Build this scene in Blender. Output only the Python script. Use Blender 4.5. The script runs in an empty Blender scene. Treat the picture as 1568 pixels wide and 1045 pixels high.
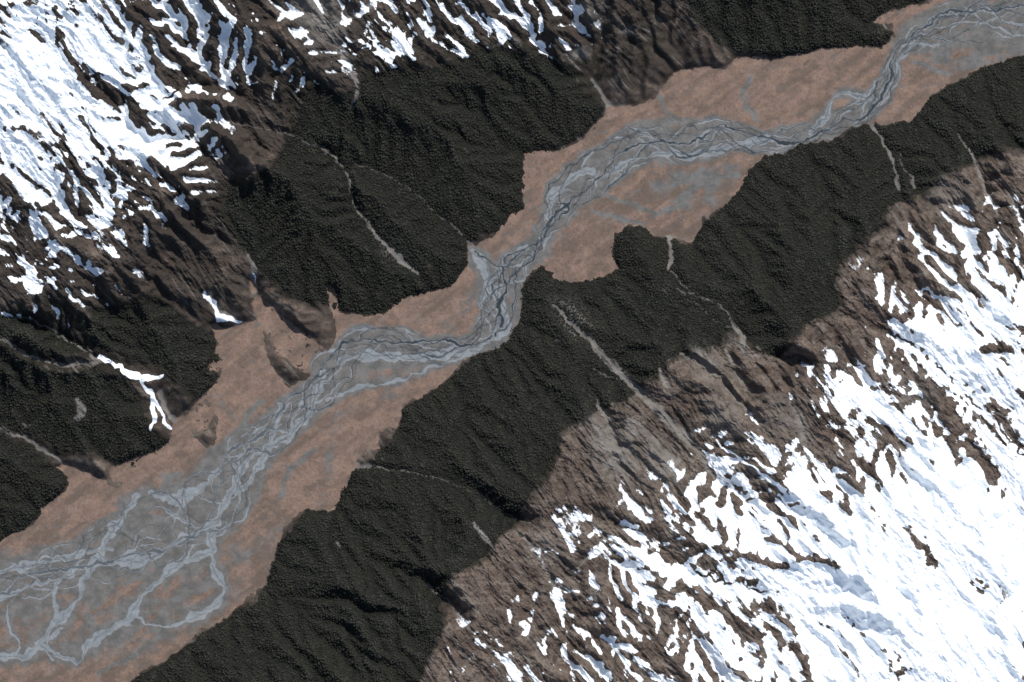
import bpy, math, time, numpy as np
from mathutils import Vector
T0=time.time()
rng=np.random.default_rng(7)
F=np.float32
S=0.1            # world units per map unit
CX,CY=784.0,522.5
# ------------------------------------------------------------ noise
_perm=rng.permutation(256).astype(np.int32); _perm=np.concatenate([_perm,_perm,_perm])
_ang=rng.random(256)*2*np.pi
_gx=np.cos(_ang).astype(F); _gy=np.sin(_ang).astype(F)
def pn(x,y,seed=0):
    x=x.astype(F)+F(seed*17.31+1000); y=y.astype(F)+F(seed*9.77+1000)
    xi=np.floor(x).astype(np.int32); yi=np.floor(y).astype(np.int32)
    xf=x-xi; yf=y-yi
    xi&=255; yi&=255
    u=xf*xf*xf*(xf*(xf*6-15)+10); v=yf*yf*yf*(yf*(yf*6-15)+10)
    def g(a,b,dx,dy):
        h=_perm[_perm[a]+b]&255
        return _gx[h]*dx+_gy[h]*dy
    a=g(xi,yi,xf,yf); b=g(xi+1,yi,xf-1,yf); c=g(xi,yi+1,xf,yf-1); d=g(xi+1,yi+1,xf-1,yf-1)
    return ((a+(b-a)*u)*(1-v)+(c+(d-c)*u)*v)*F(1.5)
def fbm(x,y,o=4,seed=0,gain=0.5):
    r=0; a=1; t=0
    for i in range(o):
        r=r+F(a)*pn(x*F(2.03**i),y*F(2.03**i),seed+i*3.1); t+=a; a*=gain
    return r/F(t)
def ridged(x,y,o=4,seed=0,gain=.5):
    r=0;a=1;t=0
    for i in range(o):
        r=r+F(a)*(1-np.abs(pn(x*F(2.03**i),y*F(2.03**i),seed+i*2.7))*2); t+=a; a*=gain
    return r/F(t)
def ss(a,b,x):
    t=np.clip((x-a)/(b-a),0,1); return t*t*(3-2*t)
# ------------------------------------------------------------ grids
STEP=1.35; X0,X1,Y0,Y1=-80.,1650.,-80.,1125.
xs=np.arange(X0,X1,STEP,dtype=F); ys=np.arange(Y0,Y1,STEP,dtype=F)
NX,NY=len(xs),len(ys)
X,Y=np.meshgrid(xs,ys)
c=3.3; cx=np.arange(X0,X1,c); cy=np.arange(Y0,Y1,c); nx,ny=len(cx),len(cy)
def down(A): 
    fx=((cx-X0)/STEP).astype(int).clip(0,NX-1); fy=((cy-Y0)/STEP).astype(int).clip(0,NY-1); return A[np.ix_(fy,fx)]
def cubic_up(A,fx,fy):
    def ax(A,f,axis):
        n=A.shape[axis]; f=np.clip(f,0,n-1.001); i=np.floor(f).astype(int); t=(f-i).astype(F)
        idx=[np.clip(i+k,0,n-1) for k in(-1,0,1,2)]
        w=[.5*(-t+2*t*t-t**3),.5*(2-5*t*t+3*t**3),.5*(t+4*t*t-3*t**3),.5*(-t*t+t**3)]
        r=0
        for k in range(4):
            sl=np.take(A,idx[k],axis=axis); r=r+(sl*w[k] if axis==1 else sl*w[k][:,None])
        return r
    return ax(ax(A.astype(F),fx,1),fy,0)
def upc(A): return cubic_up(A,(xs-X0)/c,(ys-Y0)/c)
wa=fbm(X/9,Y/9,2,4); wb=fbm(X/9,Y/9,2,5)
WX=X+fbm(X/55,Y/55,3,1)*11+wa*4.5; WY=Y+fbm(X/55,Y/55,3,2)*11+wb*4.5
LX=X+fbm(X/22,Y/22,3,8)*6+wa*1.5; LY=Y+fbm(X/22,Y/22,3,9)*6+wb*1.5
def poly(pts,PX,PY):
    ins=np.zeros(PX.shape,bool); n=len(pts)
    P=np.array(pts,float); m=30
    i0=max(int((P[:,0].min()-m-X0)/STEP),0); i1=min(int((P[:,0].max()+m-X0)/STEP)+1,NX)
    j0=max(int((P[:,1].min()-m-Y0)/STEP),0); j1=min(int((P[:,1].max()+m-Y0)/STEP)+1,NY)
    px=PX[j0:j1,i0:i1]; py=PY[j0:j1,i0:i1]; s=np.zeros(px.shape,bool)
    for i in range(n):
        x1,y1=pts[i]; x2,y2=pts[(i+1)%n]
        if y1==y2: continue
        s^= ((y1>py)!=(y2>py)) & (px<F((x2-x1)/(y2-y1))*(py-y1)+x1)
    ins[j0:j1,i0:i1]=s
    return ins
def blur(a,k=1):
    a=a.astype(F)
    for _ in range(k):
        p=np.pad(a,1,mode='edge'); a=(p[:-2,1:-1]+2*p[1:-1,1:-1]+p[2:,1:-1])/4
        p=np.pad(a,1,mode='edge'); a=(p[1:-1,:-2]+2*p[1:-1,1:-1]+p[1:-1,2:])/4
    return a
def smoothline(pts,step=7,jit=0):
    P=np.array(pts,float); 
    if P.shape[1]==2: P=np.c_[P,np.full(len(P),3.)]
    Q=np.vstack([2*P[0]-P[1],P,2*P[-1]-P[-2]]); out=[]
    for i in range(1,len(Q)-2):
        p0,p1,p2,p3=Q[i-1:i+3]; L=np.hypot(*(p2-p1)[:2]); n=max(1,int(L/step))
        for k in range(n):
            t=k/n
            out.append(.5*((2*p1)+(-p0+p2)*t+(2*p0-5*p1+4*p2-p3)*t*t+(-p0+3*p1-3*p2+p3)*t**3))
    out.append(P[-1]); out=np.array(out)
    if jit: out[1:-1,:2]+=rng.normal(0,jit,(len(out)-2,2))
    return out
def line(T,pts,PX=None,PY=None,soft=1.5,val=1.0,step=7,jit=0,smooth=True,w=None):
    PX=LX if PX is None else PX; PY=LY if PY is None else PY
    P=smoothline(pts,step,jit) if smooth else np.asarray(pts,float)
    for a,b in zip(P[:-1],P[1:]):
        wa=a[2]; wb=b[2]
        m=max(wa,wb)+soft+8
        i0=int((min(a[0],b[0])-m-X0)/STEP); i1=int((max(a[0],b[0])+m-X0)/STEP)+2
        j0=int((min(a[1],b[1])-m-Y0)/STEP); j1=int((max(a[1],b[1])+m-Y0)/STEP)+2
        i0=max(i0,0); j0=max(j0,0); i1=min(i1,NX); j1=min(j1,NY)
        if i0>=i1 or j0>=j1: continue
        px=PX[j0:j1,i0:i1]-F(a[0]); py=PY[j0:j1,i0:i1]-F(a[1])
        dx,dy=F(b[0]-a[0]),F(b[1]-a[1]); L2=dx*dx+dy*dy+F(1e-6)
        t=np.clip((px*dx+py*dy)/L2,0,1)
        d=np.hypot(px-t*dx,py-t*dy); ww=F(wa)+F(wb-wa)*t
        v=np.clip((ww-d)/F(soft)+F(.5),0,1)*F(val)
        np.maximum(T[j0:j1,i0:i1],v,out=T[j0:j1,i0:i1])
def Z(): return np.zeros((NY,NX),F)
# ------------------------------------------------------------ traced features
valley=[(-150,880),(0,833),(30,815),(55,795),(68,775),(85,770),(102,752),(106,738),(88,712),(98,708),(125,722),(160,742),(184,750),(190,738),(178,716),(215,712),(240,705),(232,690),(262,674),(270,640),(292,662),(318,690),(332,680),(328,640),(318,600),(335,575),(345,550),(330,520),(322,498),(345,500),(375,500),(392,480),(400,500),(408,545),(425,575),(445,595),(470,580),(478,560),(470,545),(500,545),(512,510),(508,480),(540,479),(590,478),(620,460),(665,448),(700,430),(720,412),(722,395),(718,372),(735,378),(760,355),(780,325),(802,318),(800,270),(803,235),(850,232),(890,215),(905,200),(920,190),(930,168),(950,165),(975,165),(1000,150),(1017,130),(1040,110),(1085,105),(1110,108),(1130,88),(1200,90),(1260,77),(1310,70),(1350,77),(1370,55),(1368,36),(1330,32),(1385,8),(1420,5),(1450,-10),(1560,-50),(1700,-110),
(1760,10),(1650,45),(1568,82),(1540,95),(1500,105),(1450,130),(1425,145),(1415,165),(1395,185),(1340,190),(1300,200),(1260,215),(1220,228),(1170,238),(1145,260),(1130,290),(1110,315),(1075,330),(1075,345),(1060,372),(1030,362),(1000,365),(985,345),(960,345),(945,360),(940,390),(948,412),(915,425),(890,435),(850,425),(830,408),(815,420),(805,440),(798,470),(797,490),(780,515),(765,530),(735,545),(705,560),(670,590),(625,615),(612,625),(610,655),(580,665),(580,685),(555,690),(540,715),(530,745),(510,780),(470,780),(445,795),(430,830),(420,855),(412,870),(410,895),(375,915),(350,945),(300,970),(270,995),(230,1020),(200,1045),(100,1160),(-150,1250)]
forests=[
 [(130,1250),(100,1140),(200,1047),(270,997),(350,947),(410,897),(430,832),(470,782),(510,782),(540,717),(580,687),(612,657),(612,627),(670,592),(735,547),(797,492),(805,442),(830,408),(850,425),(915,428),(950,412),(942,385),(950,350),(985,345),(1000,367),(1060,374),(1075,345),(1110,315),(1145,260),(1170,238),(1260,217),(1340,192),(1395,187),(1425,147),(1500,107),(1568,84),(1700,20),(1700,200),(1568,230),(1530,223),(1508,242),(1442,272),(1415,298),(1355,320),(1348,352),(1318,377),(1288,407),(1282,434),(1292,473),(1246,488),(1206,526),(1192,552),(1150,536),(1125,503),(1105,528),(1062,545),(1030,540),(1018,567),(984,582),(958,613),(924,625),(895,647),(854,664),(849,697),(830,737),(806,774),(794,802),(746,850),(696,878),(675,914),(680,960),(658,1000),(642,1060),(600,1250)],
 [(436,215),(420,255),(380,275),(345,285),(343,320),(366,372),(388,412),(436,450),(480,466),(520,474),(590,477),(665,447),(700,430),(720,410),(717,370),(760,353),(800,318),(800,235),(850,230),(905,197),(930,165),(890,138),(878,110),(820,82),(770,65),(735,80),(690,95),(640,112),(600,100),(555,118),(525,150),(485,122),(462,160),(450,195)],
 [(1040,-100),(1045,0),(1068,42),(1125,77),(1200,88),(1260,75),(1310,68),(1350,74),(1367,50),(1330,30),(1385,6),(1450,-15),(1560,-60),(1620,-100)],
 [(-100,525),(0,528),(40,548),(100,570),(150,562),(195,583),(218,610),(232,660),(264,674),(240,690),(200,708),(180,706),(130,694),(90,692),(60,676),(0,652),(-100,640)],
 [(-100,660),(0,662),(50,686),(88,712),(104,738),(85,768),(60,784),(30,814),(0,832),(-100,880)],
 [(122,484),(180,464),(240,454),(285,484),(325,512),(335,560),(322,595),(300,606),(270,588),(240,560),(170,542),(140,522)],
 [(-100,465),(20,478),(95,506),(146,538),(90,552),(40,534),(0,516),(-100,514)],
]
streams=[ # x,y,halfwidth  (grey scars / side streams)
 [(378,388,1.5),(388,410,4),(390,438,5),(400,480,2.5),(425,525,2.5),(455,548,3),(480,560,2)],
 [(400,500,2),(402,545,3),(412,580,2),(430,600,2)],
 [(320,450,3),(336,478,5),(370,493,3)],
 [(-40,505,2),(0,518,2.5),(40,540,2.5),(85,557,2.5),(140,556,3),(160,548,4)],
 [(245,600,4),(258,630,4),(292,668,5),(312,690,6),(330,712,6)],
 [(290,668,2),(270,690,3),(272,715,4)],
 [(-60,640,1.5),(0,656,2),(50,677,2),(92,706,2.5),(118,735,4),(130,770,3)],
 [(300,185,.8),(380,192,1),(440,208,1),(500,233,1.5),(528,262,2.2),(542,312,1.2),(566,346,2.2),(592,378,3.5),(612,395,5),(640,418,3.5)],
 [(545,250,.4),(600,272,.5),(640,300,.5),(680,335,.5),(722,372,1.2),(740,396,6)],
 [(480,-40,8),(490,20,9),(505,50,6),(530,95,6),(548,130,4),(538,165,2)],
 [(905,120,3),(922,145,3.5),(938,178,9)],
 [(1000,325,4),(1020,350,5),(1028,385,3),(1024,412,3)],[(1024,412,.8),(1060,450,.6),(1105,470,.7),(1130,505,1.4)],
 [(848,468,1.5),(880,500,3.5),(905,522,5),(940,562,6),(985,603,7),(1025,645,7),(1070,690,6),(1100,740,4)],
 [(1122,490,1),(1138,525,4),(1140,540,2.5),(1180,548,1)],[(1112,535,2),(1125,565,3.5),(1142,595,3)],[(1040,540,2),(1070,552,4),(1105,585,3),(1150,635,2)],
 [(1335,190,3),(1358,228,2.2),(1372,262,2.2),(1375,288,3.5)],[(1378,235,.5),(1388,262,1),(1400,285,2)],
 [(1465,205,.8),(1492,245,2.4),(1505,285,2.4),(1525,330,2)],
 [(725,800,3.5),(740,820,4),(755,840,1.5)],[(790,815,1.5),(818,838,2.5),(842,885,2.5),(862,945,3)],
 [(540,712,6),(570,713,1.5),(650,728,.4),(720,750,.4),(790,795,.4)],
 [(915,615,3),(930,640,5),(945,690,5)],[(1205,600,1.5),(1230,660,3),(1236,700,2)],[(1010,565,2),(1020,590,4)],
 [(870,880,1.5),(920,830,2),(908,800,2)],[(600,-40,2),(570,10,3),(530,30,3),(505,50,3)],
 [(645,885,.4),(690,925,1),(745,990,1.5),(830,1045,2)],
 [(50,410,3),(48,440,4),(58,470,2)],[(0,480,1),(60,495,1),(120,530,1.5),(150,550,3)],
 [(120,615,5),(128,625,6),(118,640,4)],[(1035,440,.4),(1100,495,.4),(1120,500,.6)],[(890,560,.3),(960,585,.4)],
 [(1260,520,1),(1300,545,2),(1330,600,2)],[(1395,580,2),(1405,605,4),(1400,620,2)],[(1545,300,2),(1560,340,3)],
]
V=blur(poly(valley,WX,WY),1)
PF=Z()
line(PF,[(385,430,3),(400,470,12),(440,520,24),(480,550,24)],soft=14,val=.9)
line(PF,[(330,560,10),(350,530,14),(375,505,14)],soft=10,val=.9)
line(PF,[(275,650,8),(305,640,20),(320,610,10)],soft=12,val=.75)
line(PF,[(505,440,5),(512,465,7),(515,485,6)],soft=4,val=1)
line(PF,[(910,210,14),(935,190,16)],soft=10,val=.8)
line(PF,[(860,380,10),(875,420,12),(920,400,10)],soft=6,val=.8)
line(PF,[(180,725,14),(240,712,18),(300,705,14)],soft=10,val=.8)
line(PF,[(105,725,8),(150,755,14)],soft=10,val=.9)
n14=fbm(X/14,Y/14,4,77)
V=np.maximum(V,PF*(n14*1.5+.75>.35))
FO=Z()
for f in forests: FO=np.maximum(FO,poly(f,WX,WY))
FO=blur(FO,1); FO*=1-V
nearF=upc(blur(down(FO),16))
nearV=upc(blur(down(V),16))
edge=ss(.3,1.,nearF+nearV*1.0)
rag=fbm(X/24,Y/24,5,36,.62)+fbm(X/7,Y/7,3,37,.6)*.4
ST=Z()
for s in streams: line(ST,s,soft=2.2,jit=1.2)
CUT=Z()
for s in streams: line(CUT,[(a,b,c+.2) for a,b,c in s],soft=1.5)
FO*=1-np.clip(CUT*1.3,0,1)
hol=fbm(X/26,Y/26,4,33)
FO*=1-ss(.43,.51,hol)*.9
def blob(x,y,r,dv,sx=1.,ang=0.):
    a=math.radians(ang); R=r*sx*2.6+15
    i0=max(int((x-R-X0)/STEP),0); i1=min(int((x+R-X0)/STEP)+1,NX); j0=max(int((y-R-Y0)/STEP),0); j1=min(int((y+R-Y0)/STEP)+1,NY)
    dx=WX[j0:j1,i0:i1]-x; dy=WY[j0:j1,i0:i1]-y
    U=(dx*math.cos(a)+dy*math.sin(a))/sx; Vv=-dx*math.sin(a)+dy*math.cos(a)
    return (slice(j0,j1),slice(i0,i1)),(dv*np.exp(-(U*U+Vv*Vv)/(r*r))).astype(F)
sb=Z()
for b in [(320,310,45,.6),(200,450,50,.5),(290,420,45,.45),(430,170,40,.5),(990,90,55,.5),(900,110,45,.7),(960,20,60,.35),(60,500,60,.6),(330,440,25,.4),(1480,250,25,.3),(1130,560,50,.25),(840,720,30,.4),(700,930,30,.3),(620,85,45,.6),(700,70,45,.6),(800,50,50,.6),(1010,600,30,.25),(1340,350,25,.25),(270,590,40,.6),(460,130,35,.6),(170,560,40,.6),(60,660,40,.6),(220,700,25,.4),(100,470,40,.4),(560,90,30,.5)]:
    i_,v_=blob(*b); sb[i_]+=v_
s11=fbm(X/11,Y/11,5,35,.6)
scrub=ss(.05,.35,s11+(nearF-.35)*1.2+sb)*np.clip(ss(.04,.4,nearF)+sb*1.6,0,1)
darkveg=np.clip(ss(.02,.5,nearF)*.6+sb*1.4,0,1)
# ------------------------------------------------------------ braided river
belt=[(1700,-5,65),(1568,24,44),(1500,32,40),(1440,42,36),(1398,58,26),(1374,85,15),(1363,120,15),(1340,155,20),(1300,182,20),(1240,205,19),(1180,216,19),(1110,208,26),(1050,218,34),(990,218,34),(945,240,30),(900,272,34),(865,300,30),(840,345,22),(825,380,19),(792,405,32),(768,440,38),(768,480,34),(752,512,30),(715,532,18),(650,537,25),(600,532,32),(545,540,36),(510,565,32),(487,600,29),(450,632,29),(410,668,34),(375,700,44),(345,745,52),(305,790,58),(240,812,58),(180,838,50),(110,870,42),(0,888,34),(-120,900,34)]
G=Z(); line(G,belt,PX=WX,PY=WY,soft=12)
B=smoothline(belt,6)
d=np.gradient(B[:,:2],axis=0); L=np.hypot(d[:,0],d[:,1]); nrm=np.c_[-d[:,1],d[:,0]]/L[:,None]
s=np.cumsum(L)
def n1(s,sc,seed):
    return (pn(np.asarray(s/sc),np.full(len(s),seed*3.7+.37),seed)*1.0)
W=Z(); DW=Z(); LG=Z()
for k in range(10):
    o=n1(s,90+17*(k%4),20+k)*2.0+n1(s,34,50+k)*.35
    o=np.clip(o,-1,1)*.92*B[:,2]
    P=B[:,:2]+nrm*o[:,None]
    wv=np.clip(.6+3.*n1(s,40,80+k),.05,4.)
    Q=np.c_[P,wv]
    line(W,Q,soft=1.3,smooth=False,val=.95 if k<6 else .6)
    if k in(0,3,6,8): line(DW,np.c_[P+.6,np.clip(wv*.6,.6,1.6)],soft=1.2,smooth=False,val=.95)
    elif k in(1,4,9): line(DW,np.c_[P-.8,np.clip(wv*.4,.4,.9)],soft=1.2,smooth=False,val=.7)
    line(LG,np.c_[P,wv*2+2.5],soft=6,smooth=False,val=.95)
def chan(pts,dark=False,w=3.,val=1.):
    P=smoothline(pts,6,1.1)
    if len(pts[0])==2: P[:,2]=w
    P[:,2]*=.8+.8*np.clip(n1(np.cumsum(np.r_[0,np.hypot(*np.diff(P[:,:2],axis=0).T)]),30,rng.integers(90)),-.75,1)
    line(W,P,soft=1.5,smooth=False,val=val); Q=P.copy(); Q[:,2]=Q[:,2]*1.8+3; line(LG,Q,soft=7,smooth=False)
    Q2=P.copy(); Q2[:,2]+=2.5; line(G,Q2,soft=5,smooth=False,val=.95)
    if dark: 
        Q=P.copy(); Q[:,2]=np.clip(Q[:,2]*.6,1.1,2.4); line(DW,Q,soft=1.2,smooth=False)
    elif w>4:   # a thin wet thread wandering inside the wider pale channels
        Q=P.copy(); off=n1(np.arange(len(Q))*6.,45,rng.integers(90))*w*.8; dd=np.gradient(Q[:,:2],axis=0); ll=np.hypot(dd[:,0],dd[:,1])+1e-6
        Q[:,0]-=dd[:,1]/ll*off; Q[:,1]+=dd[:,0]/ll*off; Q[:,2]=.6; line(DW,Q,soft=1.3,smooth=False,val=.75)
chan([(1700,-10),(1568,10),(1500,18),(1445,20),(1420,40),(1385,62),(1368,90),(1362,125),(1340,160),(1318,182),(1290,186),(1250,208),(1210,220),(1180,212),(1130,200),(1105,192),(1085,205),(1050,220),(1010,215),(975,222),(945,238),(930,260),(905,285),(870,312),(850,330),(832,350),(825,375),(812,400),(790,415),(775,440),(765,470),(768,500)],True,2.9)
chan([(1568,60),(1520,40),(1470,35),(1425,45),(1395,70),(1378,100),(1372,130),(1350,160)],False,1.8)
chan([(1340,155),(1300,142),(1275,155),(1262,180),(1240,205)],False,4.5)
chan([(1180,215),(1140,222),(1100,230),(1060,240),(1015,235),(970,245),(940,262)],False,4.1)
chan([(905,262),(880,268),(862,285),(845,300),(838,330)],False,7)
chan([(850,310),(870,320),(845,345),(830,365),(800,385),(770,410),(745,400),(728,385)],True,2.5)
chan([(725,385),(740,410),(752,440),(765,460),(775,500),(750,520)],False,8)
chan([(770,410),(772,450),(760,490),(745,520),(715,530),(680,520),(640,522),(600,525),(560,520),(530,525),(505,545),(490,570),(470,595),(440,612),(425,635),(415,655),(385,675),(350,690),(338,720),(330,760),(322,790),(300,815),(260,840),(200,850),(155,862),(100,872),(50,880),(0,888),(-90,900)],True,2.9)
chan([(790,410),(790,450),(782,490),(760,515)],True,2.)
chan([(710,538),(660,545),(610,548),(560,545),(520,552)],False,9)
chan([(720,545),(670,560),(620,580),(570,590),(530,600),(500,615)],False,3,.8)
chan([(495,570),(487,600),(470,640),(445,665),(420,680),(385,700),(365,730),(345,770),(330,800),(325,840),(332,880),(345,905),(320,935),(290,948)],False,6)
chan([(430,620),(422,650),(405,700),(380,740),(360,755)],False,6)
chan([(330,800),(280,825),(230,855),(180,860),(150,858)],False,7.5)
chan([(325,845),(270,865),(235,895),(210,925),(200,945),(160,970),(130,990),(122,1012),(90,1005),(60,985)],False,6)
chan([(150,860),(130,885),(115,925),(85,955),(62,985),(40,1003),(0,1008),(-90,1015)],False,6)
chan([(155,860),(110,875),(85,900),(85,940),(70,970)],False,3.5)
chan([(210,760),(190,790),(160,830),(150,860)],False,6)
chan([(230,755),(270,765),(310,745),(335,720)],False,8,.8)
chan([(190,770),(188,800),(170,830)],True,1.5)
chan([(25,905),(10,950),(30,985),(10,1010)],False,2)
chan([(210,945),(240,960),(290,950),(320,935)],False,2)
chan([(0,915),(30,905),(70,890),(110,880)],False,4)
chan([(0,875),(60,862),(120,850),(170,840)],False,5)
chan([(80,1010),(70,990),(95,960)],False,3)
for pts in ([(1150,120),(1135,150),(1160,185)],[(960,190),(1030,185),(1090,190)],[(900,290),(960,310),(1000,325),(1050,318)],[(985,345),(950,335),(905,325)],[(1450,60),(1500,65),(1560,45)],[(1400,95),(1450,110),(1500,90),(1568,65)],[(370,690),(375,640),(400,615)],[(1010,150),(1030,180),(1045,190)],[(1060,290),(1090,275),(1130,268)],[(430,760),(445,720),(480,690)],[(250,960),(210,1000),(150,1030)]):
    chan(pts,False,.8,.5)
wn=fbm(X/30,Y/30,4,60)
a36=math.radians(-36)
u=(X*math.cos(a36)+Y*math.sin(a36)); v=(-X*math.sin(a36)+Y*math.cos(a36))
old=1-ss(.01,.07,np.abs(fbm(u/60+wn*.7,v/24+wn,3,61)))
old=old*ss(-.1,.15,fbm(X/45,Y/45,2,62)+.08)
old2=1-ss(.01,.06,np.abs(fbm(u/34+wn*.9,v/13+wn,3,67)))
broad=Z()
for p_,sf,vl in ([[(1430,70,25),(1480,70,35),(1560,50,45)],25,.95],[[(1010,290,15),(1070,285,35),(1120,265,15)],20,.85],[[(430,800,10),(380,850,14),(280,900,70),(150,930,80),(20,960,70)],50,.78],[[(600,600,12),(520,640,10),(500,730,10)],15,.5],[[(200,775,22),(270,750,28)],20,1.],[[(730,440,10),(690,500,15)],20,.5],[[(1150,110,5),(1140,160,12)],12,.5],[[(340,620,8),(380,650,12)],12,.5],[[(540,580,18),(640,560,12)],15,.95],[[(0,860,15),(100,840,15)],15,.9]):
    line(broad,p_,soft=sf,val=vl)
n16=fbm(X/16,Y/16,3,63)
Gv=np.clip(np.maximum.reduce([G*(.9+.5*n16),LG*.9,broad*(.8+1.5*wn)]),0,1)
pinkisl=ss(.1,.35,fbm(u/34,v/15,3,65))*(1-LG)*.75
Gv*=1-pinkisl
Gv=np.maximum(Gv,np.maximum(old*.5,old2*.38))*V
brownp=ss(-.15,.35,fbm(u/50+wn,v/22,6,68,.65)+.15*(X>860)*(X<1140)*(Y>230)+.1*(Y>800))
W*=np.clip(V*1.2,0,1); DW*=np.clip(V*1.2,0,1)
reach=ss(420,480,X)*(1-ss(1150,1500,X)*.4)*.35+.7
DW*=np.clip(reach,0,1)
print('masks',time.time()-T0)
# ------------------------------------------------------------ snow coverage
SG=np.array([
[74,84,26,38,8,28,34,34,20,3,0,0,0,0,0,0],
[88,86,58,14,6,4,10,1,0,0,0,0,0,0,0,0],
[82,64,48,6,1,0,0,0,0,0,0,0,0,0,0,0],
[50,36,8,1,0,0,0,0,0,0,0,0,0,1,5,12],
[24,12,2,0,0,0,0,0,0,0,0,0,0,8,27,58],
[4,2,0,0,0,0,0,0,0,0,0,0,1,9,58,68],
[0,0,0,0,0,0,0,0,0,0,1,2,11,38,38,56],
[0,0,0,0,0,0,0,0,0,2,6,17,30,52,80,76],
[0,0,0,0,0,0,0,0,5,13,28,44,80,96,96,98],
[0,0,0,0,0,0,0,3,6,16,27,50,80,97,98,98],
[0,0,0,0,0,0,2,9,15,23,31,60,82,92,92,95]],float)/100
dens=np.clip(cubic_up(SG,(xs-49)/98,(ys-47)/95),0,1)
for b in [(40,110,45,.35,1.5,50),(190,95,22,.6,2.6,38),(265,180,13,.8,2.6,22),(215,225,24,.6,2.2,30),(170,150,14,-.8,3.5,40),(70,290,30,.3,1.2,60),(110,90,9,-.8,4,65),
 (310,125,9,-.9,4,15),(210,200,12,-.5,2,30),(200,110,8,-.6,3,30),(350,125,9,.8,2,20),(365,85,14,.5,2,60),(285,20,18,.4,2,30),(765,50,10,.9,3,65),(610,75,18,.7,1.5,70),(650,40,20,.5,1.5,60),(660,100,24,-.4,2,0),(45,430,9,.7,2.5,80),
 (1400,430,30,-.3,1.5,40),(1290,600,10,.6,3,45),(1340,620,16,.8,4,40),(1300,690,26,-.3,2,60),(1440,530,22,.7,3,45),(1330,720,18,-.4,1.5,60),(1412,835,14,-1.,2.4,60),(1375,1015,16,-.6,2,60),(1500,895,12,-.6,2,40),(1240,760,14,.8,3.5,45),
 (1120,790,14,.7,4,25),(1050,880,13,.9,6,18),(1250,900,22,1.,4,8),(1100,830,14,.4,3,30),(980,850,10,.7,5,25),(860,930,4,.9,5,80),(960,640,40,-.6,1,0),(1440,620,12,-.9,5,50),(1500,700,8,-.7,5,52),(1535,640,12,-.6,3,60),(1150,960,26,-.3,2,40),(900,790,9,.5,3,20),(1120,720,10,.6,5,48),(1480,362,9,.6,4,170),(1560,560,20,.3,1,0),(1568,1030,30,-.3,1,0),(1380,930,60,.4,2,30),(1450,780,50,.35,2,45),(1490,560,22,.5,3,45),(1520,480,20,.4,2,30),
 (1170,750,7,-.6,6,46),(1270,700,7,-.6,6,46),(1350,800,5,-.6,5,60),(1240,850,6,-.7,8,20),(1460,690,6,-.7,7,50),(1080,920,7,-.6,7,30),(1200,980,8,-.6,6,45),(1300,950,5,-.6,5,40)]:
    i_,v_=blob(*b); dens[i_]+=v_
def rot(a): return X*F(math.cos(a))+Y*F(math.sin(a)), -X*F(math.sin(a))+Y*F(math.cos(a))
u1,v1=rot(math.radians(48)); w1=fbm(X/110,Y/110,2,91)*F(1.3)
# ------------------------------------------------------------ relief by stream-power erosion
core=blur(poly(valley,X,Y),6)
base=down(core)>.5
gx,gy=np.meshgrid(cx,cy)
dist=np.full(gx.shape,1e9)
for p,q in zip(belt[:-1],belt[1:]):
    dx,dy=q[0]-p[0],q[1]-p[1]; t=np.clip(((gx-p[0])*dx+(gy-p[1])*dy)/(dx*dx+dy*dy),0,1)
    dist=np.minimum(dist,np.hypot(gx-p[0]-t*dx,gy-p[1]-t*dy))
K=np.ones(gx.shape)
CG=Z()
gully=[[(1270,440,3),(1310,485,3),(1370,515,3),(1430,560,3),(1500,630,3),(1568,700,3)],[(1190,545,3),(1240,555,3),(1300,575,3)],[(880,780,3),(940,800,3),(1010,835,3),(1060,875,3),(1150,902,3),(1200,912,3)],[(790,795,3),(850,790,3),(900,790,3)],[(300,215,3),(330,255,3),(350,310,3)],[(250,160,3),(310,130,3),(380,150,3),(440,190,3)]]
for s_ in streams+gully: line(CG,[(p[0],p[1],4) for p in s_],soft=4)
K+=down(CG)*2
h=dist*.25+fbm(gx/60,gy/60,5,12)*34+pn(gx/5,gy/5,13)*5
h-=down(blur(CG,3))*8
h[base]=0; h=np.maximum(h,.0)+ (~base)*1.0
N=nx*ny; idx=np.arange(N).reshape(ny,nx)
offs=[(-1,0,1.),(1,0,1.),(0,-1,1.),(0,1,1.),(-1,-1,1.414),(-1,1,1.414),(1,-1,1.414),(1,1,1.414)]
baseF=base.ravel()
for it in range(26):
    hp=np.pad(h+rng.random(h.shape)*.6,1,mode='constant',constant_values=1e6)
    best=np.zeros(h.shape); rec=idx.copy(); rd=np.ones(h.shape)
    for dy,dx,dl in offs:
        nb=hp[1+dy:1+dy+ny,1+dx:1+dx+nx]; sl=(hp[1:-1,1:-1]-nb)/dl
        m=sl>best; best[m]=sl[m]; rec[m]=(idx+dy*nx+dx)[m]; rd[m]=dl
    rec[base]=idx[base]
    order=np.argsort(-hp[1:-1,1:-1].ravel()).tolist()
    rl=rec.ravel().tolist(); Aa=[1.0]*N
    for i in order:
        r=rl[i]
        if r!=i: Aa[r]+=Aa[i]
    Ff=(1.0*K.ravel()*np.array(Aa)**.24/rd.ravel()).tolist()
    up=2.4
    hl=h.ravel().tolist(); bl=baseF.tolist()
    for i in reversed(order):
        if bl[i]: continue
        r=rl[i]
        if r==i: hl[i]+=up*.3+.5
        else:
            f=Ff[i]; hr=hl[r]; v_=(hl[i]+up+f*hr)/(1+f); hl[i]=v_ if v_>hr else hr+.05
    h=np.array(hl).reshape(ny,nx)
    hb=blur(h,1); h=np.where(base,0,h*.88+hb*.12)
print('erosion',time.time()-T0,h.max())
flow=blur(ss(3.6,5.2,np.log(np.array(Aa).reshape(ny,nx)))*(~base),1)
hsm=blur(h,60)
fd=blur(down(FO),60)
det=h-hsm
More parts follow.
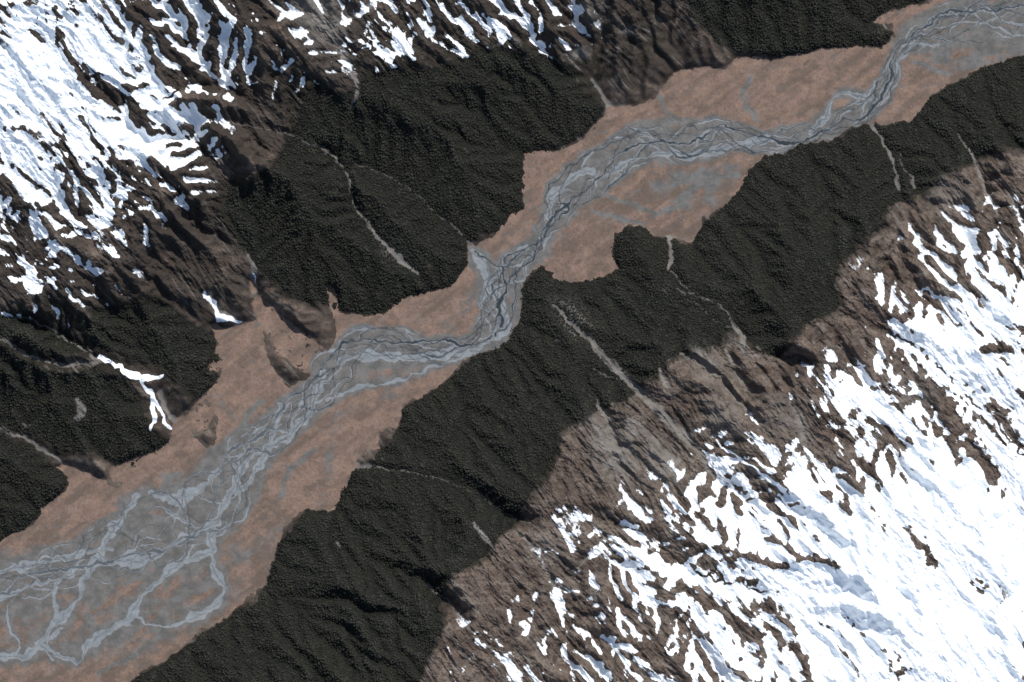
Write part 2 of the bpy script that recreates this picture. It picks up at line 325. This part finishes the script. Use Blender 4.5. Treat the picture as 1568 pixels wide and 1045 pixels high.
hc=hsm*.7+det*(1.65-.85*fd)+np.where(base,0,np.maximum(dist-60,0)*.12)
hc-=flow*2.5
vb=blur(down(V),14)
hc=hc*(1-ss(.08,.5,vb)*.96)
hc=np.maximum(hc,blur(hc,14)-6)          # no bottomless slots where a stream leaves the forest
H=upc(blur(hc,1))
H*=1-blur(V,3)*.9
lap=blur(H,5)-blur(H,1); lap2=upc(blur(hc,12)-blur(hc,2))
gyH,gxH=np.gradient(blur(H,2),STEP)
crv=np.clip(lap/(lap.std()+1e-6),-2.5,2.5); crv2=np.clip(lap2/(lap2.std()+1e-6),-2.5,2.5)
# treeline: forest climbs in the gullies, spurs stay bare
FO*=((rag*1.7+crv2*.28+(edge-.42)*2.6)>0)
FO=blur(FO,1)
fl=np.clip(upc(flow),0,1)
mount=(1-V)
n13=fbm(X/13,Y/13,4,94,.65)
rough=ridged((u1+w1*20)/46,v1/17,5,22,.6)
rough2=ridged((u1+w1*30)/150,(v1+w1*14)/34,3,25,.5)
FOs=blur(FO,3)
H=H+mount*(1-FOs*.75)*(rough*5.4+rough2*10*(1-upc(fd)*.75)+fbm(X/6,Y/6,3,23,.6)*2.8)*ss(8,45,H)
H=H+V*(fbm(X/9,Y/9,3,24)*.4)-W*.4-CUT*.3*(1-V)
# ------------------------------------------------------------ snow mask from coverage, gullies, aspect
lowf=fbm(u1/120+w1,v1/36+w1*.6,3,96,.5)
sn=fbm(u1/66+w1,v1/16+w1*.8,6,92,.66)+n13*.26+lowf*.65-rough*.3-rough2*.45
sn=(sn-sn.mean())/sn.std()
asp=np.clip(-gyH*1.5-gxH*.8,-1,1)
q=sn*.8-crv*-.0-crv*.32-crv2*.45+asp*.42
q=q/q.std()
cdf=1/(1+np.exp(-1.7*q))
SN=np.clip((dens-cdf)*4+.5,0,1)*ss(.01,.06,dens)
def sl(pts,soft=1.8): line(SN,pts,soft=soft,jit=1.2)
sl([(152,545,4),(190,568,4),(225,580,5),(250,577,3)]); sl([(215,585,2),(235,610,4),(236,645,3)]); sl([(238,612,3),(250,640,2.5),(268,660,3)]); sl([(230,660,2.5),(235,640,2.5)])
sl([(312,448,2),(328,465,4),(334,486,4),(352,487,4),(372,493,2.5)]); sl([(390,418,1.5),(390,440,2)])
sl([(1075,690,2),(1110,735,2.5),(1160,790,3),(1200,830,3)]); sl([(842,905,1.2),(857,935,3),(862,955,2.5)])
sl([(1095,675,1),(1150,715,2),(1200,750,4)])
SN*=(1-V*.97)
SN*=1-blur(FO,1)*.95
GSHADE=Z()
for g_ in gully: line(GSHADE,[(p[0]-2,p[1]-3,2.) for p in g_],soft=4,jit=2)  # shadow on each gully's north wall, painted as a dark line
GSHADE*=np.clip(.7+wn*1.5,0,1)
SN*=1-GSHADE
SC=ST*(.8+.5*wn)
for b in [(940,690,26,.8,1.8,65),(1010,700,20,.6,2,60),(975,655,16,.6,1,0),(890,82,9,1.3),(958,46,7,1.2),(938,176,9,1.3),(1085,560,18,.5,2,45),(490,20,30,.7,1.6,60),(1400,600,30,.3),(600,390,8,.7,2,40),(1225,655,10,.7,3,70),(880,490,18,.5,2,45),(200,90,30,.3),(905,20,20,.3),(1450,300,25,.3),(840,840,25,.3),(1200,640,30,.3),(1110,640,30,.3)]:
    i_,v_=blob(*b); SC[i_]=np.maximum(SC[i_],np.clip(v_*1.6*(.6+1.4*(fbm(u1[i_]/26,v1[i_]/7,4,41)+.25)),0,.9))
rill=ss(.1,.38,fbm(u1/70+w1,v1/6+w1*2,4,43,.6))*ss(-.15,.2,fbm(X/60,Y/60,2,44))
SC=np.maximum(SC,rill*.6*ss(.2,.5,(X+Y*1.3)/2000)*(1-FO))
SC=np.clip(SC,0,1)
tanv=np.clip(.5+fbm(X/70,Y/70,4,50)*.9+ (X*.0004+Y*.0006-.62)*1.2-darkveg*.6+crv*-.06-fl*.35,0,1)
# ------------------------------------------------------------ world positions (outermost rows run on to the horizon)
def stretch(a):
    o=a.astype(np.float64).copy(); n=24
    for k in range(n):
        e=((n-k)/n)
        o[k]=a[n]-(n-k)*STEP-(e**4)*9000
        o[-1-k]=a[-1-n]+(n-k)*STEP+(e**4)*9000
    return o
PXw=(stretch(xs)-CX)*S; PYw=(CY-stretch(ys))*S
GX,GY=np.meshgrid(PXw,PYw)
co=np.stack([GX,GY,H*S],-1).reshape(-1,3).astype(F)
A1=np.stack([V,Gv,W,DW],-1).reshape(-1,4).astype(F)
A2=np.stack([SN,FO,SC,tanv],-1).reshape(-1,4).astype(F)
A3=np.stack([scrub*(1-V)*(1-SN),GSHADE,brownp,n13*.5+.5],-1).reshape(-1,4).astype(F)
I=np.arange(NX*NY,dtype=np.int32).reshape(NY,NX)
quads=np.stack([I[:-1,:-1],I[1:,:-1],I[1:,1:],I[:-1,1:]],-1).reshape(-1,4)
def q4(A): return (A[:-1,:-1]+A[1:,:-1]+A[1:,1:]+A[:-1,1:]).reshape(-1)/4
cw=q4(W); cv=q4(V); cs=q4(SN)
cls=np.where(cw>.55,2,np.where(cv>.5,1,np.where(cs>.6,3,0)))
def make(name,verts,faces,mat,attrs):
    nv=faces.shape[1]
    me=bpy.data.meshes.new(name); me.vertices.add(len(verts)); me.vertices.foreach_set('co',verts.ravel())
    me.loops.add(faces.size); me.loops.foreach_set('vertex_index',faces.ravel().astype(np.int32))
    me.polygons.add(len(faces)); me.polygons.foreach_set('loop_start',np.arange(len(faces),dtype=np.int32)*nv)
    me.polygons.foreach_set('use_smooth',np.zeros(len(faces),bool))
    for k,v in attrs.items():
        if v.ndim==2:
            a=me.attributes.new(k,'FLOAT_COLOR','POINT'); a.data.foreach_set('color',v.ravel())
        else:
            a=me.attributes.new(k,'FLOAT','POINT'); a.data.foreach_set('value',v)
    me.update(calc_edges=True); me.materials.append(mat)
    o=bpy.data.objects.new(name,me); bpy.context.collection.objects.link(o); return o
# ------------------------------------------------------------ materials
def lin(r,g,b,k=1.):
    f=lambda c:k*(c/255/12.92 if c/255<=.04045 else ((c/255+.055)/1.055)**2.4)
    return (f(r),f(g),f(b),1)
class NT:
    def __init__(s,name):
        s.m=bpy.data.materials.new(name); s.m.use_nodes=True; s.t=s.m.node_tree; s.t.nodes.clear()
        s.out=s.t.nodes.new('ShaderNodeOutputMaterial'); s.b=s.t.nodes.new('ShaderNodeBsdfPrincipled')
        s.t.links.new(s.b.outputs[0],s.out.inputs[0]); s.co=s.t.nodes.new('ShaderNodeTexCoord').outputs['Object']
    def L(s,a,b): s.t.links.new(a,b)
    def setv(s,sock,v):
        if isinstance(v,bpy.types.NodeSocket): s.L(v,sock)
        else: sock.default_value=v
    def attr(s,n):
        a=s.t.nodes.new('ShaderNodeAttribute'); a.attribute_name=n; return a
    def sep(s,a):
        n=s.t.nodes.new('ShaderNodeSeparateColor'); s.L(a.outputs['Color'],n.inputs[0]); return n.outputs[0],n.outputs[1],n.outputs[2],a.outputs['Alpha']
    def noise(s,scale,det=4,rough=.6,rotz=None,stretch=None):
        n=s.t.nodes.new('ShaderNodeTexNoise'); n.inputs['Scale'].default_value=scale; n.inputs['Detail'].default_value=det; n.inputs['Roughness'].default_value=rough
        c=s.co
        if stretch:
            mp=s.t.nodes.new('ShaderNodeMapping'); mp.inputs['Rotation'].default_value=(0,0,rotz); mp.inputs['Scale'].default_value=stretch; s.L(c,mp.inputs[0]); c=mp.outputs[0]
        s.L(c,n.inputs['Vector']); return n.outputs[0]
    def math(s,op,a,b,clamp=False):
        n=s.t.nodes.new('ShaderNodeMath'); n.operation=op; n.use_clamp=clamp; s.setv(n.inputs[0],a); s.setv(n.inputs[1],b); return n.outputs[0]
    def rng(s,v,a,b,c=0.,d=1.):
        n=s.t.nodes.new('ShaderNodeMapRange'); n.interpolation_type='SMOOTHSTEP'; s.L(v,n.inputs[0])
        for i,k in enumerate((a,b,c,d)): n.inputs[i+1].default_value=k
        return n.outputs[0]
    def mix(s,f,a,b,mode='MIX'):
        n=s.t.nodes.new('ShaderNodeMix'); n.data_type='RGBA'; n.blend_type=mode; s.setv(n.inputs[0],f); s.setv(n.inputs[6],a); s.setv(n.inputs[7],b); return n.outputs[2]
def terrain_mat():
    n=NT('terrain_ground')
    V_,G_,W_,D_=n.sep(n.attr('ground_mask')); S_,F_,C_,T_=n.sep(n.attr('cover_mask')); scr_,gshade_,br_,n13_=n.sep(n.attr('detail_mask'))
    fine=n.noise(2.6,4,.75); mid=n.noise(.5,5,.7)
    strk=n.noise(.35,5,.75,math.radians(48),(.28,1.2,1))
    rock=n.mix(n.rng(mid,.35,.68),lin(70,61,55),lin(102,89,80))
    rock=n.mix(n.rng(strk,.42,.62,0,.8),rock,lin(120,109,99))
    rock=n.mix(n.rng(n13_,.45,.65,0,.6),rock,lin(84,72,64))
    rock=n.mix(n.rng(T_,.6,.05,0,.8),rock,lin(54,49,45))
    rock=n.mix(n.rng(fine,.48,.68,0,.7),rock,lin(38,34,31))
    c=n.mix(n.math('MULTIPLY',scr_,.85),rock,lin(42,40,34))
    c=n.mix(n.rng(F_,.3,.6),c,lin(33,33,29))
    f=n.math('MULTIPLY',C_,n.rng(mid,.25,.6,.5,1))
    c=n.mix(f,c,n.mix(fine,lin(100,96,91),lin(142,138,132)))
    pink=n.mix(n.rng(mid,.35,.65),lin(119,100,88),lin(138,115,101))
    pink=n.mix(n.math('MULTIPLY',br_,.85),pink,lin(98,86,77))
    pink=n.mix(n.rng(fine,.46,.7,0,.6),pink,lin(80,68,60))
    c=n.mix(n.rng(V_,.3,.6),c,pink)
    g=n.mix(n.rng(mid,.35,.65),lin(90,89,86),lin(112,110,107))
    fm=n.math('SUBTRACT',fine,.5)
    gm=n.rng(n.math('ADD',G_,n.math('MULTIPLY',fm,.6)),.1,.8)
    c=n.mix(gm,c,g)
    w=n.mix(n.rng(mid,.3,.7),lin(117,121,123),lin(140,144,146))
    wm=n.rng(n.math('ADD',W_,n.math('MULTIPLY',fm,.3)),.25,.75)
    c=n.mix(n.math('MULTIPLY',wm,.9),c,w)
    c=n.mix(n.math('MULTIPLY',D_,.97),c,lin(42,49,53))
    c=n.mix(n.math('MULTIPLY',gshade_,.7),c,lin(44,41,40))  # painted gully shadow darkens the ground colour
    sm=n.rng(n.math('ADD',S_,n.math('MULTIPLY',n.math('SUBTRACT',n.noise(1.7,5,.8),.5),1.25)),.36,.62)
    sc=n.mix(n13_,(.80,.86,.90,1),(.94,.95,.96,1))
    c=n.mix(sm,c,sc)
    n.L(c,n.b.inputs['Base Color'])
    r=n.mix(wm,(.92,.92,.92,1),(.6,.6,.6,1)); n.L(r,n.b.inputs['Roughness'])
    n.b.inputs['Specular IOR Level'].default_value=.1
    return n.m
TM=terrain_mat()
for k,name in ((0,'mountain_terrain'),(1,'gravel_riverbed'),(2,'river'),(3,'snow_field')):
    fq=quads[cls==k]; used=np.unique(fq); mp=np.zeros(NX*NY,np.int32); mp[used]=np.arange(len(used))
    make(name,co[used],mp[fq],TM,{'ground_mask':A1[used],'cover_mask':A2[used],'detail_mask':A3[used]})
# ------------------------------------------------------------ forest crowns: one mesh
sp=2.8
tx=np.arange(X0+34,X1-34,sp); ty=np.arange(Y0+34,Y1-34,sp)
TX,TY=np.meshgrid(tx,ty); TX=(TX+rng.uniform(-1.4,1.4,TX.shape)).ravel(); TY=(TY+rng.uniform(-1.4,1.4,TY.shape)).ravel()
ii=((TX-X0)/STEP).round().astype(int).clip(0,NX-1); jj=((TY-Y0)/STEP).round().astype(int).clip(0,NY-1)
pf=FO[jj,ii]; ps=scrub[jj,ii]*(1-V[jj,ii])*.5*(1-SN[jj,ii])*(1-ST[jj,ii])
r_=rng.random(len(TX))
keep=(r_<np.clip(pf*1.05,0,.96)*(1-.35*fl[jj,ii]))|(r_<ps)
TX,TY,ii,jj,pf=TX[keep],TY[keep],ii[keep],jj[keep],pf[keep]; n=len(TX); print('crowns',n)
big=rng.random(n)**1.8
clump=fbm(TX.reshape(1,-1)/18,TY.reshape(1,-1)/18,3,70).ravel()
dense=.55+.45*pf
rad=np.clip((1.3+1.3*big+clump*.5)*S*dense,.07,.3); hh=np.clip((1.1+1.8*big+clump*1.0)*S*dense,.06,.4)
M=5; kk=np.arange(M)*2*np.pi/M
rot0=rng.uniform(0,6.28,n)
px=(TX-CX)*S; py=(CY-TY)*S; pz=H[jj,ii]*S
verts=np.zeros((n,2*M+1,3),F)
for k in range(M):
    an=rot0+kk[k]; j=rng.uniform(.7,1.25,n)
    verts[:,k,0]=px+np.cos(an)*rad*j; verts[:,k,1]=py+np.sin(an)*rad*j; verts[:,k,2]=pz+hh*.05
    j=rng.uniform(.5,.85,n)
    verts[:,M+k,0]=px+np.cos(an+.3)*rad*j; verts[:,M+k,1]=py+np.sin(an+.3)*rad*j; verts[:,M+k,2]=pz+hh*rng.uniform(.55,.85,n)
verts[:,2*M,0]=px; verts[:,2*M,1]=py; verts[:,2*M,2]=pz+hh
tri=[]
for k in range(M):
    k2=(k+1)%M
    tri+=[(k,k2,M+k2),(k,M+k2,M+k),(M+k,M+k2,2*M)]
tri=np.array(tri,np.int32)
faces=(tri[None]+ (np.arange(n,dtype=np.int32)*(2*M+1))[:,None,None]).reshape(-1,3)
cvv=crv2[jj,ii]
tint=np.repeat(np.clip(rng.normal(.5,.2,n)+clump*.5-cvv*.12-fl[jj,ii]*.3,0,1),2*M+1).astype(F)
bro=np.repeat(np.clip(fbm(TX.reshape(1,-1)/80,TY.reshape(1,-1)/80,4,71).ravel()*1.5+.35+(1-pf)*.4,0,1),2*M+1).astype(F)
fm=NT('forest_foliage'); t=fm.attr('tint').outputs['Fac']
c_=fm.mix(t,lin(28,31,28),lin(58,58,51)); c_=fm.mix(fm.math('MULTIPLY',fm.attr('brown').outputs['Fac'],.55),c_,lin(48,46,39))
fm.L(c_,fm.b.inputs['Base Color']); fm.b.inputs['Roughness'].default_value=.9; fm.b.inputs['Specular IOR Level'].default_value=.1
make('forest',verts.reshape(-1,3),faces,fm.m,{'tint':tint,'brown':bro})
# ------------------------------------------------------------ light, sky, camera
sc=bpy.context.scene
az,el=math.radians(24),math.radians(49)
to=Vector((math.sin(az)*math.cos(el),math.cos(az)*math.cos(el),math.sin(el)))
l=bpy.data.lights.new('sun','SUN'); l.energy=4.2; l.angle=math.radians(.5); l.color=(1,.97,.93)
lo=bpy.data.objects.new('sun',l); lo.rotation_euler=to.to_track_quat('Z','Y').to_euler(); sc.collection.objects.link(lo)
w=bpy.data.worlds.new('World'); sc.world=w; w.use_nodes=True; nt=w.node_tree
sk=nt.nodes.new('ShaderNodeTexSky'); sk.sky_type='NISHITA'; sk.sun_disc=False; sk.sun_elevation=el; sk.sun_rotation=az
bg=nt.nodes['Background']; bg.inputs[1].default_value=.12; nt.links.new(sk.outputs[0],bg.inputs[0])
cam=bpy.data.cameras.new('camera'); D=3000.; cam.sensor_width=36; cam.lens=36*D/(1568*S); cam.clip_start=10; cam.clip_end=20000
cobj=bpy.data.objects.new('camera',cam); cobj.location=(0,0,D); sc.collection.objects.link(cobj); sc.camera=cobj
sc.view_settings.view_transform='Standard'; sc.view_settings.look='None'; sc.view_settings.exposure=0
print('done',time.time()-T0)
